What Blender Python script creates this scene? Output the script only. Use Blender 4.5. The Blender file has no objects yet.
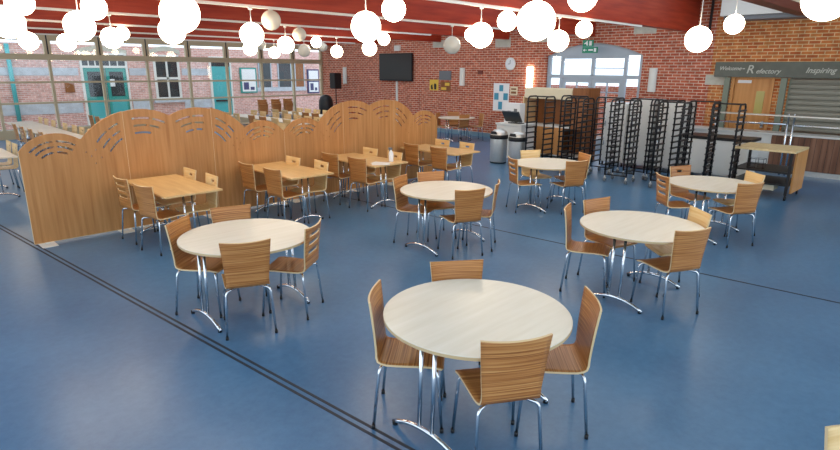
import bpy, bmesh, math, random
from mathutils import Vector, Matrix
R = math.radians
random.seed(7)
sc = bpy.context.scene
COL = sc.collection

# ------------------------------------------------------------------ mesh building
class MB:
    """collects shapes, then links them as ONE mesh object"""
    def __init__(self):
        self.bm = bmesh.new(); self.mi = 0
    def face(self, vs):
        try:
            f = self.bm.faces.new(vs); f.material_index = self.mi; return f
        except ValueError:
            return None
    def box(self, x0, x1, y0, y1, z0, z1, M=None):
        c = [(x, y, z) for z in (z0, z1) for y in (y0, y1) for x in (x0, x1)]
        v = [self.bm.verts.new((M @ Vector(p)) if M else p) for p in c]
        for q in ((0, 2, 3, 1), (4, 5, 7, 6), (0, 1, 5, 4), (2, 6, 7, 3), (0, 4, 6, 2), (1, 3, 7, 5)):
            self.face([v[i] for i in q])
        return self
    def prism(self, pts, a, b, ax='z'):
        """polygon pts extruded between a and b along an axis"""
        def P(p, t):
            return {'z': (p[0], p[1], t), 'x': (t, p[0], p[1]), 'y': (p[0], t, p[1])}[ax]
        A = [self.bm.verts.new(P(p, a)) for p in pts]; B = [self.bm.verts.new(P(p, b)) for p in pts]
        n = len(pts)
        self.face(A[::-1]); self.face(B)
        for i in range(n):
            self.face([A[i], A[(i + 1) % n], B[(i + 1) % n], B[i]])
        return self
    def tube(self, path, r, n=8, cap=True):
        P = [Vector(p) for p in path]
        t0 = (P[1] - P[0]).normalized()
        up = Vector((0, 0, 1)) if abs(t0.z) < .9 else Vector((1, 0, 0))
        u = t0.cross(up).normalized(); rings = []
        for i, p in enumerate(P):
            if i == 0: t = t0
            elif i == len(P) - 1: t = (P[-1] - P[-2]).normalized()
            else: t = ((P[i + 1] - P[i]).normalized() + (P[i] - P[i - 1]).normalized()).normalized()
            u = (u - t * u.dot(t)).normalized(); w = t.cross(u)
            rr = r[i] if isinstance(r, (list, tuple)) else r
            rings.append([self.bm.verts.new(p + (u * math.cos(2 * math.pi * k / n) + w * math.sin(2 * math.pi * k / n)) * rr) for k in range(n)])
        for a, b in zip(rings, rings[1:]):
            for k in range(n):
                f = self.face([a[k], a[(k + 1) % n], b[(k + 1) % n], b[k]])
                if f: f.smooth = True
        if cap:
            self.face(rings[0][::-1]); self.face(rings[-1])
        return self
    def lathe(self, prof, n=24, c=(0, 0, 0), smooth=True):
        rings = []
        for (r, z) in prof:
            if r < 1e-6: rings.append([self.bm.verts.new((c[0], c[1], c[2] + z))])
            else: rings.append([self.bm.verts.new((c[0] + r * math.cos(2 * math.pi * k / n), c[1] + r * math.sin(2 * math.pi * k / n), c[2] + z)) for k in range(n)])
        for a, b in zip(rings, rings[1:]):
            for k in range(n):
                k2 = (k + 1) % n
                if len(a) == 1 and len(b) == 1: continue
                if len(a) == 1: f = self.face([a[0], b[k2], b[k]])
                elif len(b) == 1: f = self.face([a[k], a[k2], b[0]])
                else: f = self.face([a[k], a[k2], b[k2], b[k]])
                if f: f.smooth = smooth
        return self
    def build(self, name, mats, parent=None, loc=None, bevel=0):
        bmesh.ops.recalc_face_normals(self.bm, faces=self.bm.faces)
        if bevel:
            bmesh.ops.bevel(self.bm, geom=[e for e in self.bm.edges if len(e.link_faces) == 2 and e.calc_face_angle(0) > .6], offset=bevel, segments=2, affect='EDGES')
        me = bpy.data.meshes.new(name); self.bm.to_mesh(me); self.bm.free()
        for m in (mats if isinstance(mats, (list, tuple)) else [mats]): me.materials.append(m)
        o = bpy.data.objects.new(name, me); COL.objects.link(o)
        if parent: o.parent = parent
        if loc: o.location = loc
        return o

def plate(name, outer, holes, th, mat, frame, parent=None):
    """flat plate with holes: 2-D outline filled and extruded; frame maps (u, v, w) to space"""
    cu = bpy.data.curves.new(name + '_outline', 'CURVE'); cu.dimensions = '2D'; cu.fill_mode = 'BOTH'; cu.extrude = th / 2
    for loop in [outer] + holes:
        s = cu.splines.new('POLY'); s.points.add(len(loop) - 1); s.use_cyclic_u = True
        for p, q in zip(s.points, loop): p.co = (q[0], q[1], 0, 1)
    tmp = bpy.data.objects.new('tmp', cu); COL.objects.link(tmp)
    bpy.context.view_layer.update()
    me = bpy.data.meshes.new_from_object(tmp.evaluated_get(bpy.context.evaluated_depsgraph_get()))
    bpy.data.objects.remove(tmp); bpy.data.curves.remove(cu)
    me.materials.clear(); me.materials.append(mat)
    for v in me.vertices: v.co = frame(v.co.x, v.co.y, v.co.z)
    bm = bmesh.new(); bm.from_mesh(me); bmesh.ops.remove_doubles(bm, verts=bm.verts, dist=1e-5)
    bmesh.ops.recalc_face_normals(bm, faces=bm.faces); bm.to_mesh(me); bm.free()
    me.name = name
    o = bpy.data.objects.new(name, me); COL.objects.link(o)
    if parent: o.parent = parent
    return o

def tag(o, label, cat, group=None):
    o['label'] = label; o['category'] = cat
    if group: o['group'] = group
    return o
def thing(name, label, cat, loc=(0, 0, 0), rz=0, group=None):
    o = bpy.data.objects.new(name, None); COL.objects.link(o)
    o.location = loc; o.rotation_euler = (0, 0, rz); o.empty_display_size = .1
    return tag(o, label, cat, group)
def struct(o):
    o['kind'] = 'structure'; return o
def part_label(o, s):
    o['label'] = s; return o
def dup(root, loc, rz, label, group=None):
    def rec(o, parent):
        c = o.copy(); COL.objects.link(c)
        if parent: c.parent = parent
        for ch in KIDS(o): rec(ch, c)
        return c
    r = rec(root, None); r.location = loc; r.rotation_euler = (0, 0, rz); r['label'] = label
    if group: r['group'] = group
    return r
def KIDS(o):
    return list(o.children)

# ------------------------------------------------------------------ materials
def lin(c):
    return tuple(((x / 255) / 12.92 if x / 255 <= .04045 else ((x / 255 + .055) / 1.055) ** 2.4) for x in c) + (1,)
def mat(name, rgb, rough=.5, metal=0, spec=None, noise=None, emit=None):
    m = bpy.data.materials.new(name); m.use_nodes = True; nt = m.node_tree; b = nt.nodes['Principled BSDF']
    c = lin(rgb); b.inputs['Base Color'].default_value = c
    b.inputs['Roughness'].default_value = rough; b.inputs['Metallic'].default_value = metal
    if spec is not None: b.inputs['Specular IOR Level'].default_value = spec
    if noise:
        s, amt = noise
        tc = nt.nodes.new('ShaderNodeTexCoord'); n = nt.nodes.new('ShaderNodeTexNoise'); n.inputs['Scale'].default_value = s; n.inputs['Detail'].default_value = 4
        mx = nt.nodes.new('ShaderNodeMix'); mx.data_type = 'RGBA'
        mx.inputs[6].default_value = tuple(x * (1 - amt) for x in c[:3]) + (1,); mx.inputs[7].default_value = tuple(min(1, x * (1 + amt)) for x in c[:3]) + (1,)
        nt.links.new(tc.outputs['Object'], n.inputs['Vector']); nt.links.new(n.outputs['Fac'], mx.inputs[0]); nt.links.new(mx.outputs[2], b.inputs['Base Color'])
    if emit:
        b.inputs['Emission Color'].default_value = (emit[0], emit[1], emit[2], 1); b.inputs['Emission Strength'].default_value = emit[3]
    return m
def grain(name, stops, scale, rough=.4, uv=False, spec=.4, detail=3):
    """stretched noise run through a colour ramp"""
    m = bpy.data.materials.new(name); m.use_nodes = True; nt = m.node_tree; b = nt.nodes['Principled BSDF']
    N = nt.nodes.new; L = nt.links.new
    tc = N('ShaderNodeTexCoord'); mp = N('ShaderNodeMapping'); mp.inputs['Scale'].default_value = scale
    oi = N('ShaderNodeObjectInfo'); mu = N('ShaderNodeMath'); mu.operation = 'MULTIPLY'; mu.inputs[1].default_value = 50
    no = N('ShaderNodeTexNoise'); no.noise_dimensions = '4D'; no.inputs['Scale'].default_value = 1; no.inputs['Detail'].default_value = detail
    L(tc.outputs['UV' if uv else 'Object'], mp.inputs['Vector']); L(mp.outputs[0], no.inputs['Vector'])
    L(oi.outputs['Random'], mu.inputs[0]); L(mu.outputs[0], no.inputs['W'])
    cr = N('ShaderNodeValToRGB'); e = cr.color_ramp.elements
    while len(e) < len(stops): e.new(.5)
    for k, (p, c) in enumerate(stops): e[k].position = p; e[k].color = lin(c)
    L(no.outputs['Fac'], cr.inputs[0]); L(cr.outputs[0], b.inputs['Base Color'])
    b.inputs['Roughness'].default_value = rough; b.inputs['Specular IOR Level'].default_value = spec
    return m
def brick(name, axis, c1, c2, mortar, bw=.225, rh=.075, ms=.009, lo=.75):
    m = bpy.data.materials.new(name); m.use_nodes = True; nt = m.node_tree; b = nt.nodes['Principled BSDF']
    N = nt.nodes.new; L = nt.links.new
    tc = N('ShaderNodeTexCoord'); sp = N('ShaderNodeSeparateXYZ'); cb = N('ShaderNodeCombineXYZ')
    L(tc.outputs['Object'], sp.inputs[0]); L(sp.outputs['Y' if axis == 'x' else 'X'], cb.inputs[0]); L(sp.outputs['Z'], cb.inputs[1])
    br = N('ShaderNodeTexBrick'); br.inputs['Scale'].default_value = 1; br.inputs['Brick Width'].default_value = bw; br.inputs['Row Height'].default_value = rh
    br.inputs['Mortar Size'].default_value = ms; br.inputs['Mortar Smooth'].default_value = .2; br.inputs['Bias'].default_value = -.1
    br.inputs['Color1'].default_value = lin(c1); br.inputs['Color2'].default_value = lin(c2); br.inputs['Mortar'].default_value = lin(mortar)
    L(cb.outputs[0], br.inputs['Vector'])
    no = N('ShaderNodeTexNoise'); no.inputs['Scale'].default_value = 6; no.inputs['Detail'].default_value = 5; L(tc.outputs['Object'], no.inputs['Vector'])
    mr = N('ShaderNodeMapRange'); mr.inputs[1].default_value = .3; mr.inputs[2].default_value = .7; mr.inputs[3].default_value = lo; mr.inputs[4].default_value = 1.2
    L(no.outputs['Fac'], mr.inputs[0])
    mx = N('ShaderNodeMix'); mx.data_type = 'RGBA'; mx.blend_type = 'MULTIPLY'; mx.inputs[0].default_value = 1
    L(br.outputs['Color'], mx.inputs[6]); L(mr.outputs[0], mx.inputs[7]); L(mx.outputs[2], b.inputs['Base Color'])
    bp = N('ShaderNodeBump'); bp.inputs['Strength'].default_value = .4; bp.inputs['Distance'].default_value = .01; bp.invert = True
    L(br.outputs['Fac'], bp.inputs['Height']); L(bp.outputs[0], b.inputs['Normal'])
    b.inputs['Roughness'].default_value = .85; b.inputs['Specular IOR Level'].default_value = .2
    return m
def glass_mat(name, tint=(1, 1, 1), refl=.035):
    m = bpy.data.materials.new(name); m.use_nodes = True; nt = m.node_tree; nt.nodes.clear(); N = nt.nodes.new; L = nt.links.new
    o = N('ShaderNodeOutputMaterial'); t = N('ShaderNodeBsdfTransparent'); t.inputs[0].default_value = tint + (1,)
    g = N('ShaderNodeBsdfGlossy'); g.inputs['Roughness'].default_value = .02; x = N('ShaderNodeMixShader'); x.inputs[0].default_value = refl
    L(t.outputs[0], x.inputs[1]); L(g.outputs[0], x.inputs[2]); L(x.outputs[0], o.inputs[0]); return m

def floor_mat():
    m = bpy.data.materials.new('blue_lino'); m.use_nodes = True; nt = m.node_tree; b = nt.nodes['Principled BSDF']; N = nt.nodes.new; L = nt.links.new
    tc = N('ShaderNodeTexCoord')
    n1 = N('ShaderNodeTexNoise'); n1.inputs['Scale'].default_value = 14; n1.inputs['Detail'].default_value = 6; n1.inputs['Roughness'].default_value = .7
    n2 = N('ShaderNodeTexNoise'); n2.inputs['Scale'].default_value = 1.1; n2.inputs['Detail'].default_value = 3
    for n in (n1, n2): L(tc.outputs['Object'], n.inputs['Vector'])
    ad = N('ShaderNodeMath'); ad.operation = 'ADD'; L(n1.outputs['Fac'], ad.inputs[0]); L(n2.outputs['Fac'], ad.inputs[1])
    mr = N('ShaderNodeMapRange'); mr.inputs[1].default_value = .7; mr.inputs[2].default_value = 1.3; L(ad.outputs[0], mr.inputs[0])
    mx = N('ShaderNodeMix'); mx.data_type = 'RGBA'; mx.inputs[6].default_value = lin(FLOOR_A); mx.inputs[7].default_value = lin(FLOOR_B)
    L(mr.outputs[0], mx.inputs[0]); L(mx.outputs[2], b.inputs['Base Color'])
    rr = N('ShaderNodeMapRange'); rr.inputs[3].default_value = .24; rr.inputs[4].default_value = .38; L(n2.outputs['Fac'], rr.inputs[0]); L(rr.outputs[0], b.inputs['Roughness'])
    b.inputs['Specular IOR Level'].default_value = .5
    return m
FLOOR_A, FLOOR_B = (64, 104, 140), (82, 124, 160)
M = dict(
    floor=floor_mat(),
    brick_x=brick('red_brick_back', 'x', (172, 84, 60), (196, 108, 80), (212, 188, 168)),
    brick_lit=brick('yellow_lit_brick_back', 'x', (182, 98, 54), (206, 130, 72), (214, 186, 142)),  # right part of the wall: yellow light painted into the brick colours
    brick_y=brick('pale_brick_outside', 'y', (204, 150, 140), (222, 176, 166), (228, 212, 206), lo=.85),
    stone=mat('grey_stone', (192, 188, 174), .9, noise=(9, .25)),
    band=mat('blue_grey_stone', (190, 196, 204), .9, noise=(5, .3)),
    beam=grain('red_stained_timber', [(.25, (138, 38, 20)), (.5, (165, 52, 28)), (.75, (180, 68, 38))], (1.2, 14, 14), .45),
    track=mat('white_track', (238, 236, 228), .4),
    ceil=mat('white_boards', (225, 222, 212), .8),
    cream=mat('cream_paint', (226, 214, 184), .7, noise=(4, .06)),
    maroon=mat('maroon_paint', (110, 52, 42), .5),
    frame=mat('beige_window_frame', (200, 188, 156), .5),
    glass=glass_mat('window_glass'),
    screen=grain('beech_screen', [(.3, (178, 122, 68)), (.5, (192, 136, 80)), (.7, (203, 149, 93))], (26, 26, 1.3), .45),
    edge=mat('pale_lipping', (222, 190, 145), .5),
    maple=grain('pale_maple_top', [(.3, (222, 216, 200)), (.5, (227, 222, 207)), (.72, (232, 227, 214))], (2, 22, 22), .32, spec=.4),
    maple_edge=mat('maple_edge', (205, 176, 132), .45),
    beech=grain('beech_top', [(.3, (210, 170, 112)), (.5, (220, 182, 126)), (.72, (229, 194, 140))], (22, 2, 22), .35),
    zebra=grain('striped_plywood', [(.26, (104, 58, 26)), (.42, (168, 106, 54)), (.56, (194, 134, 76)), (.74, (214, 164, 104))], (1.6, 150, 1), .33, uv=True, detail=2),
    lightply=grain('light_beech_plywood', [(.3, (218, 176, 114)), (.5, (230, 194, 136)), (.72, (238, 208, 156))], (2.2, 45, 1), .35, uv=True),
    lightply2=grain('pale_beech_board', [(.3, (206, 180, 130)), (.6, (220, 198, 152))], (2, 20, 20), .4),
    ply_edge=mat('plywood_edge', (226, 198, 152), .5),
    chrome=mat('chrome', (225, 228, 232), .12, 1),
    black=mat('black_plastic', (22, 22, 24), .45),
    rack=mat('black_steel', (34, 32, 32), .4, .3),
    steel=mat('brushed_steel', (222, 220, 214), .36, .75, noise=(30, .1)),
    palesteel=mat('pale_steel', (214, 214, 210), .32, .35),
    white=mat('white_laminate', (225, 224, 218), .5),
    paper=mat('white_paper', (235, 236, 236), .7),
    globe=mat('lit_opal_glass', (255, 252, 244), .3, emit=(1, .80, .55, 13)),
    globe_off=mat('unlit_opal_glass', (222, 216, 200), .25),
    doorwood=grain('door_veneer', [(.3, (190, 130, 72)), (.6, (204, 146, 86))], (18, 18, 1.2), .45),
    clad=grain('brown_cladding', [(.3, (96, 62, 46)), (.5, (128, 88, 66)), (.7, (150, 108, 84))], (9, 9, .8), .6),
    greygreen=mat('grey_green_post', (120, 128, 112), .5),
    shutter=mat('shutter_aluminium', (138, 136, 124), .5, .2),
    board=mat('chalkboard', (100, 102, 92), .7, noise=(5, .25)),
    chalk=mat('chalk', (190, 190, 178), .9),
    bluegrey=mat('blue_grey_joinery', (176, 188, 198), .45),
    teal=mat('teal_paint', (46, 150, 142), .45),
    teal2=mat('light_teal_paint', (72, 172, 176), .45),
    darkglass=mat('dark_window_glass', (52, 58, 62), .15),
    screenblack=mat('tv_glass', (48, 50, 50), .3),
    grey=mat('mid_grey', (110, 114, 118), .5),
    yellow=mat('yellow_card', (226, 186, 70), .6),
    blue=mat('poster_blue', (70, 150, 178), .6),
    navy=mat('navy_paint', (62, 66, 110), .5),
    green=mat('exit_green', (30, 140, 105), .5),
    brown=grain('brown_board', [(.3, (128, 78, 42)), (.7, (152, 98, 56))], (16, 16, 1.5), .5),
    tarmac=mat('paving', (150, 148, 144), .9, noise=(3, .1)),
    line=mat('floor_joint', (38, 44, 54), .6),
    visglass=mat('yellowed_glass', (178, 164, 92), .2),
    skirt=mat('blue_grey_skirting', (112, 142, 158), .5),
    sconce=mat('sconce_glass', (226, 226, 218), .4),
    sconce_on=mat('lit_sconce_glass', (255, 250, 240), .4, emit=(1, .85, .65, 8)),
)

# ------------------------------------------------------------------ room shell (x along the window wall, y towards it)
XB, YW, ZC = 15.5, 21.8, 4.1
X0, Y0 = -3.0, -3.0
struct(MB().box(X0, XB + .3, Y0, YW + .1, -.12, 0).build('floor', M['floor']))
# dark joints let into the floor
def joint(a, b, w, name):
    A, B = Vector(a), Vector(b); d = (B - A).normalized(); n = Vector((-d.y, d.x)) * w / 2
    struct(MB().prism([(A + n)[:], (B + n)[:], (B - n)[:], (A - n)[:]], .0002, .0022).build(name, M['line']))
joint((1.17, 10.5), (2.52, -2.9), .022, 'trim_1'); joint((1.225, 10.5), (2.575, -2.9), .022, 'trim_2')
joint((5.98, 9.2), (6.95, -1.6), .028, 'trim_3')

def arc(c0, c1, zs, zr, n=16):
    return [(c0 + (c1 - c0) * k / n, zs + (zr - zs) * math.sin(math.pi * k / n) ** .9) for k in range(n + 1)]
AY0, AY1 = 7.03, 10.05                                                 # arched opening
hole_arch = [(AY0, .0), (AY1, .0)] + [(y, z) for y, z in arc(AY1, AY0, 2.66, 3.0)]
door_hole = [(3.80, 0), (4.72, 0), (4.72, 2.16), (3.80, 2.16)]
shut_hole = [(.35, .86), (3.52, .86), (3.52, 2.13), (.35, 2.13)]
XF = lambda u, v, w: (XB + .15 + w, u, v)
struct(plate('wall_back', [(5.25, 0), (AY0, 0)] + [(AY0, 2.66)] + [(y, z) for y, z in arc(AY0, AY1, 2.66, 3.0)][1:-1] + [(AY1, 2.66), (AY1, 0), (YW + .1, 0), (YW + .1, ZC), (5.25, ZC)], [], .3, M['brick_x'], XF))
struct(plate('wall_right', [(Y0, 0), (3.80, 0), (3.80, 2.16), (4.72, 2.16), (4.72, 0), (5.25, 0), (5.25, ZC), (Y0, ZC)], [shut_hole], .3, M['brick_lit'], XF))
struct(MB().box(XB - .02, XB, 10.05, YW, 0, .14).build('baseboard_back', M['skirt']))
# kitchen side behind the shutter and the service door
struct(MB().box(XB + .3, XB + .36, 0, 5.2, 0, 2.6).build('wall_kitchen', M['cream']))

# ceiling: boards over the beams, unseen gaps added between to let skylight in
beams_y = [3.35, 5.8, 8.6, 11.6, 14.6, 17.6, 20.6]
mb = MB()
for y in beams_y: mb.box(X0, XB + .3, y - .55, y + .55, ZC, ZC + .06)
mb.box(X0, XB + .3, Y0, 2.55, ZC, ZC + .06)
for x in (X0, 1.2, 5.2, 9.2, 14.6): mb.box(x, x + (.5 if x < 14 else 1.2), 2.55, YW + .1, ZC + .06, ZC + .12)
for a, b in zip(beams_y[1:], beams_y[2:]): mb.box(X0, 8.5, a + .55, b - .55, ZC + .12, ZC + .18)
struct(mb.build('ceiling', M['ceil']))
names = ['first', 'second', 'third', 'fourth', 'fifth', 'sixth', 'seventh']
for i, y in enumerate(beams_y[1:]):
    struct(MB().box(X0, XB - .005, y - .1, y + .1, 3.19, ZC - .002).build('beam_%d' % (i + 1), M['beam']))
    x1 = [12.4, 11.6, 11.9, 12.6, 14, 14][i]
    tr = MB().box(X0, x1, y - .085, y - .03, 3.15, 3.189)
    tag(tr.build('lighting_track', M['track']), 'white lighting track under the %s red beam counted from the viewer' % names[i], 'light track', 'white tracks under the red beams')
# maroon beam and cream downstand over the near aisle
struct(MB().box(X0, XB - .005, 3.2, 3.46, 3.42, 3.58).build('trim_4', M['maroon']))
struct(MB().box(X0, XB - .005, 3.22, 3.44, 3.58, ZC - .002).build('trim_5', M['cream']))
# white boxed soffit with a dark underside
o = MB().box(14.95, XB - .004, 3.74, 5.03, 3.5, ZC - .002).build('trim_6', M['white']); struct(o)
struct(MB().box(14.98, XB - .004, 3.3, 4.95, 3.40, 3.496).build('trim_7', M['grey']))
struct(MB().box(XB - .05, XB - .003, 5.38, 5.43, 3.22, ZC - .002).build('trim_8', M['black']))
# padstones set into the back wall under the beams
for i, (y, z, w, h) in enumerate([(14.6, 3.0, .62, .25), (11.75, 2.95, .62, .3), (10.2, 3.08, .4, .22), (7.05, 3.2, .62, .26), (5.1, 1.92, .5, .24), (2.35, 2.85, .4, .4)]):
    struct(MB().box(XB - .012, XB + .02, y - w / 2, y + w / 2, z, z + h).build('trim_%d' % (9 + i), M['stone']))

# ------------------------------------------------------------------ window wall
mull = [.35 + 1.515 * k for k in range(11)]
struct(MB().box(X0, XB + .3, YW, YW + .12, 0, .28).build('wall_left', M['frame']))
struct(MB().box(X0, .35, YW, YW + .12, .28, ZC).build('wall_left_end', M['cream']))
struct(MB().box(X0, XB + .3, YW - .02, YW + .14, 3.22, ZC).build('wall_left_header', M['frame']))
for k in range(10):
    a, b = mull[k], mull[k + 1]
    if k == 9: b = XB - .002
    mb = MB()
    mb.box(a - .10, a + .10, YW - .03, YW + .09, 2.62, 3.22)               # wide clerestory mullion
    mb.box(a - .04, a + .04, YW - .03, YW + .09, .28, 2.44)
    if k == 9: mb.box(b - .1, b, YW - .03, YW + .09, .28, 3.22)
    mb.box(a, b, YW - .05, YW + .1, 2.44, 2.62)                            # deep transom
    mb.box(a + .1, b - .1, YW - .01, YW + .08, 3.03, 3.22)
    mb.box(a + .04, b - .04, YW, YW + .06, 1.72, 1.78); mb.box(a + .04, b - .04, YW, YW + .06, 1.07, 1.13)
    w = struct(mb.build('window_%d' % (k + 1), M['frame']))
    MB().box(a + .04, b - .04, YW + .025, YW + .035, .28, 3.22).build('glass', M['glass'], w)
    MB().box(a - .02, a + .02, YW - .034, YW - .031, 2.62, 3.2).build('groove', M['line'], w)

# ------------------------------------------------------------------ outside the window wall
YF = 26.5
struct(MB().box(X0 - 6, XB + 14, YW + .12, YF + .3, -.3, -.1).build('courtyard_paving', M['tarmac']))
fw = struct(MB().box(X0 - 6, XB + 12, YF, YF + .3, -.1, 3.1).build('wall_courtyard', M['brick_y']))
for z0, z1 in ((1.9, 2.2), (.42, .82)):
    for x0, x1 in ((X0 - 6, 6.9), (8.85, 9.7), (11.1, 12.4)):
        struct(MB().box(x0, x1, YF - .02, YF + .02, z0, z1).build('trim_band', M['band']))
def arch_head(x0, x1, z):
    pts = [(x0 - .08 + (x1 - x0 + .16) * k / 12, z + .16 * math.sin(math.pi * k / 12)) for k in range(13)]
    pts += [(p[0], p[1] + .2) for p in pts[::-1]]
    return struct(MB().prism(pts, YF - .025, YF + .02, 'y').build('trim_arch', M['stone']))
arch_head(7.0, 8.75, 2.72); arch_head(9.85, 11.0, 2.78)
# green double door
d = struct(MB().box(6.98, 7.06, YF - .08, YF + .02, -.1, 2.72).box(8.7, 8.78, YF - .08, YF + .02, -.1, 2.72).box(7.06, 8.7, YF - .08, YF + .02, 2.2, 2.29).box(6.98, 8.78, YF - .08, YF + .02, 2.72, 2.8).build('door_1', M['white']))
MB().box(7.06, 8.7, YF - .03, YF - .01, 2.29, 2.72).build('fanlight', M['darkglass'], d)
mb = MB()
for x in (7.3, 7.55, 7.8, 8.1, 8.4): mb.box(x - .02, x + .02, YF - .06, YF - .03, 2.29, 2.72)
mb.build('glazing_bar', M['white'], d)
for x0, x1 in ((7.07, 7.86), (7.90, 8.69)):
    lf = MB().box(x0, x1, YF - .06, YF - .015, -.1, 2.2).build('door_leaf', M['teal'], d)
    MB().box(x0 + .13, x1 - .13, YF - .07, YF - .061, 1.05, 2.05).build('pane', M['darkglass'], lf)
    MB().box(x0 + .1, x1 - .1, YF - .075, YF - .061, .12, .85).build('lower_panel', M['teal2'], lf)
tag(MB().box(8.02, 8.2, YF - .09, YF - .075, 1.45, 1.75).build('notice', M['paper']), 'white paper notice taped to the green double door outside', 'notice')
# sash window
w = struct(MB().box(9.86, 9.96, YF - .06, YF + .02, .85, 2.78).box(10.9, 11.0, YF - .06, YF + .02, .85, 2.78).box(9.96, 10.9, YF - .06, YF + .02, 2.7, 2.78).box(9.96, 10.9, YF - .06, YF + .02, .85, .95).box(9.96, 10.9, YF - .06, YF + .02, 1.72, 1.82).box(10.39, 10.47, YF - .06, YF + .02, .95, 2.7).build('window_11', M['white']))
MB().box(9.96, 10.9, YF - .02, YF - .005, .95, 2.7).build('glass', M['darkglass'], w)
MB().box(9.75, 11.1, YF - .14, YF + .02, .72, .85).build('sill', M['band'], w)
# light teal single door
d = struct(MB().box(12.4, 12.5, YF - .06, YF + .02, -.1, 2.75).box(13.42, 13.5, YF - .06, YF + .02, -.1, 2.75).box(12.5, 13.42, YF - .06, YF + .02, 2.68, 2.75).build('door_2', M['white']))
MB().box(12.5, 13.42, YF - .05, YF - .01, -.1, 2.3).build('door_leaf', M['teal2'], d)
MB().box(12.5, 13.42, YF - .03, YF - .01, 2.3, 2.68).build('fanlight', M['darkglass'], d)
MB().box(12.6, 13.35, YF - .11, YF - .05, .68, .76).build('push_bar', M['black'], d)
for i, (x0, x1, m) in enumerate([(15.0, 15.62, 'darkglass'), (16.1, 16.8, 'darkglass'), (17.1, 17.6, 'brown')]):
    w = struct(MB().box(x0 - .06, x0, YF - .05, YF + .02, 1.3, 2.6).box(x1, x1 + .06, YF - .05, YF + .02, 1.3, 2.6).box(x0, x1, YF - .05, YF + .02, 2.54, 2.6).build('window_%d' % (12 + i), M['bluegrey']))
    MB().box(x0, x1, YF - .03, YF - .01, 1.3, 2.54).build('glass', M[m], w)
struct(MB().box(14.8, 17.7, YF - .1, YF + .02, 1.1, 1.3).build('trim_sill', M['band']))
def noticeboard(x0, x1, z0, z1, fm, label):
    t = thing('notice_board', label, 'notice board', ((x0 + x1) / 2, YF, z0), 0, None)
    w, h = (x1 - x0) / 2, z1 - z0
    MB().box(-w, w, -.08, -.0005, 0, h).build('case', M[fm], t)
    MB().box(-w + .07, w - .07, -.095, -.081, .07, h * .47).build('poster', M['paper'], t)
    MB().box(-w + .07, w - .07, -.095, -.081, h * .52, h - .07).build('poster', M['paper'], t)
    MB().box(-w + .14, -.02, -.1, -.096, .16, h * .42).box(.06, w - .16, -.1, -.096, .14, h * .24).build('print', M['navy'], t)
noticeboard(13.93, 14.8, 1.05, 2.26, 'teal', 'teal framed outdoor notice board with white posters, right of the light teal door')
noticeboard(17.82, 18.55, .95, 2.2, 'navy', 'navy framed outdoor notice board at the right end of the courtyard wall')
tag(MB().tube([(4.62, YF - .1, -.1), (4.62, YF - .1, 3.05)], .075, 10).build('downpipe', M['teal2']), 'light teal downpipe on the courtyard brick wall at far left', 'pipe')
tag(MB().box(6.35, 6.68, YF - .06, YF - .001, 1.25, 1.6).build('wall_plaque', M['brown']), 'small brown plaque left of the green double door', 'sign')

# ------------------------------------------------------------------ arched doorway in the back wall
XD = XB + .12
mb = MB()
def by(y0, y1, z0, z1, d=.05): mb.box(XD - d, XD + d, y0, y1, z0, z1)
by(7.03, 7.13, 0, 2.66); by(9.95, 10.05, 0, 2.66); by(7.50, 7.58, 0, 2.66); by(9.52, 9.60, 0, 2.66); by(8.49, 8.58, 2.1, 2.66)
by(7.13, 7.5, 2.02, 2.12); by(9.6, 9.95, 2.02, 2.12); by(7.58, 9.52, 2.02, 2.12); by(7.58, 8.49, 2.58, 2.66); by(8.58, 9.52, 2.58, 2.66)
by(7.58, 8.49, 2.3, 2.33, .02)
d = struct(mb.build('door_3', M['bluegrey']))
pts = [(AY0, 2.66)] + arc(AY0, AY1, 2.66, 3.0)[1:-1] + [(AY1, 2.66)]
MB().prism(pts, XD - .06, XD + .06, 'x').build('arched_fascia', M['bluegrey'], d)
MB().box(XD - .005, XD + .005, AY0 + .1, AY1 - .1, 0, 2.66).build('glass', M['glass'], d)
for y0, y1 in ((7.58, 8.53), (8.54, 9.52)):
    m2 = MB()
    m2.box(XD - .03, XD + .03, y0, y0 + .1, 0, 2.02).box(XD - .03, XD + .03, y1 - .1, y1, 0, 2.02).box(XD - .03, XD + .03, y0 + .1, y1 - .1, 1.9, 2.02).box(XD - .03, XD + .03, y0 + .1, y1 - .1, 0, .3).box(XD - .02, XD + .02, y0 + .1, y1 - .1, 1.62, 1.66).box(XD - .02, XD + .02, (y0 + y1) / 2 - .02, (y0 + y1) / 2 + .02, .3, 1.9)
    lf = m2.build('door_leaf', M['bluegrey'], d)
    yh = y1 - .05 if y0 < 8 else y0 + .05
    MB().tube([(XD - .08, yh, .95), (XD - .08, yh, 1.25)], .014).tube([(XD - .08, yh, 1.0), (XD - .03, yh, 1.0)], .01).tube([(XD - .08, yh, 1.2), (XD - .03, yh, 1.2)], .01).build('door_handle', M['chrome'], lf)
struct(MB().box(XB + .3, XB + 9, 3, 16, -.3, -.1).build('yard_paving', M['tarmac']))
struct(MB().box(19.6, 19.9, 3, 16, -.1, 1.7).build('wall_yard', M['brick_x']))

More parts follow.
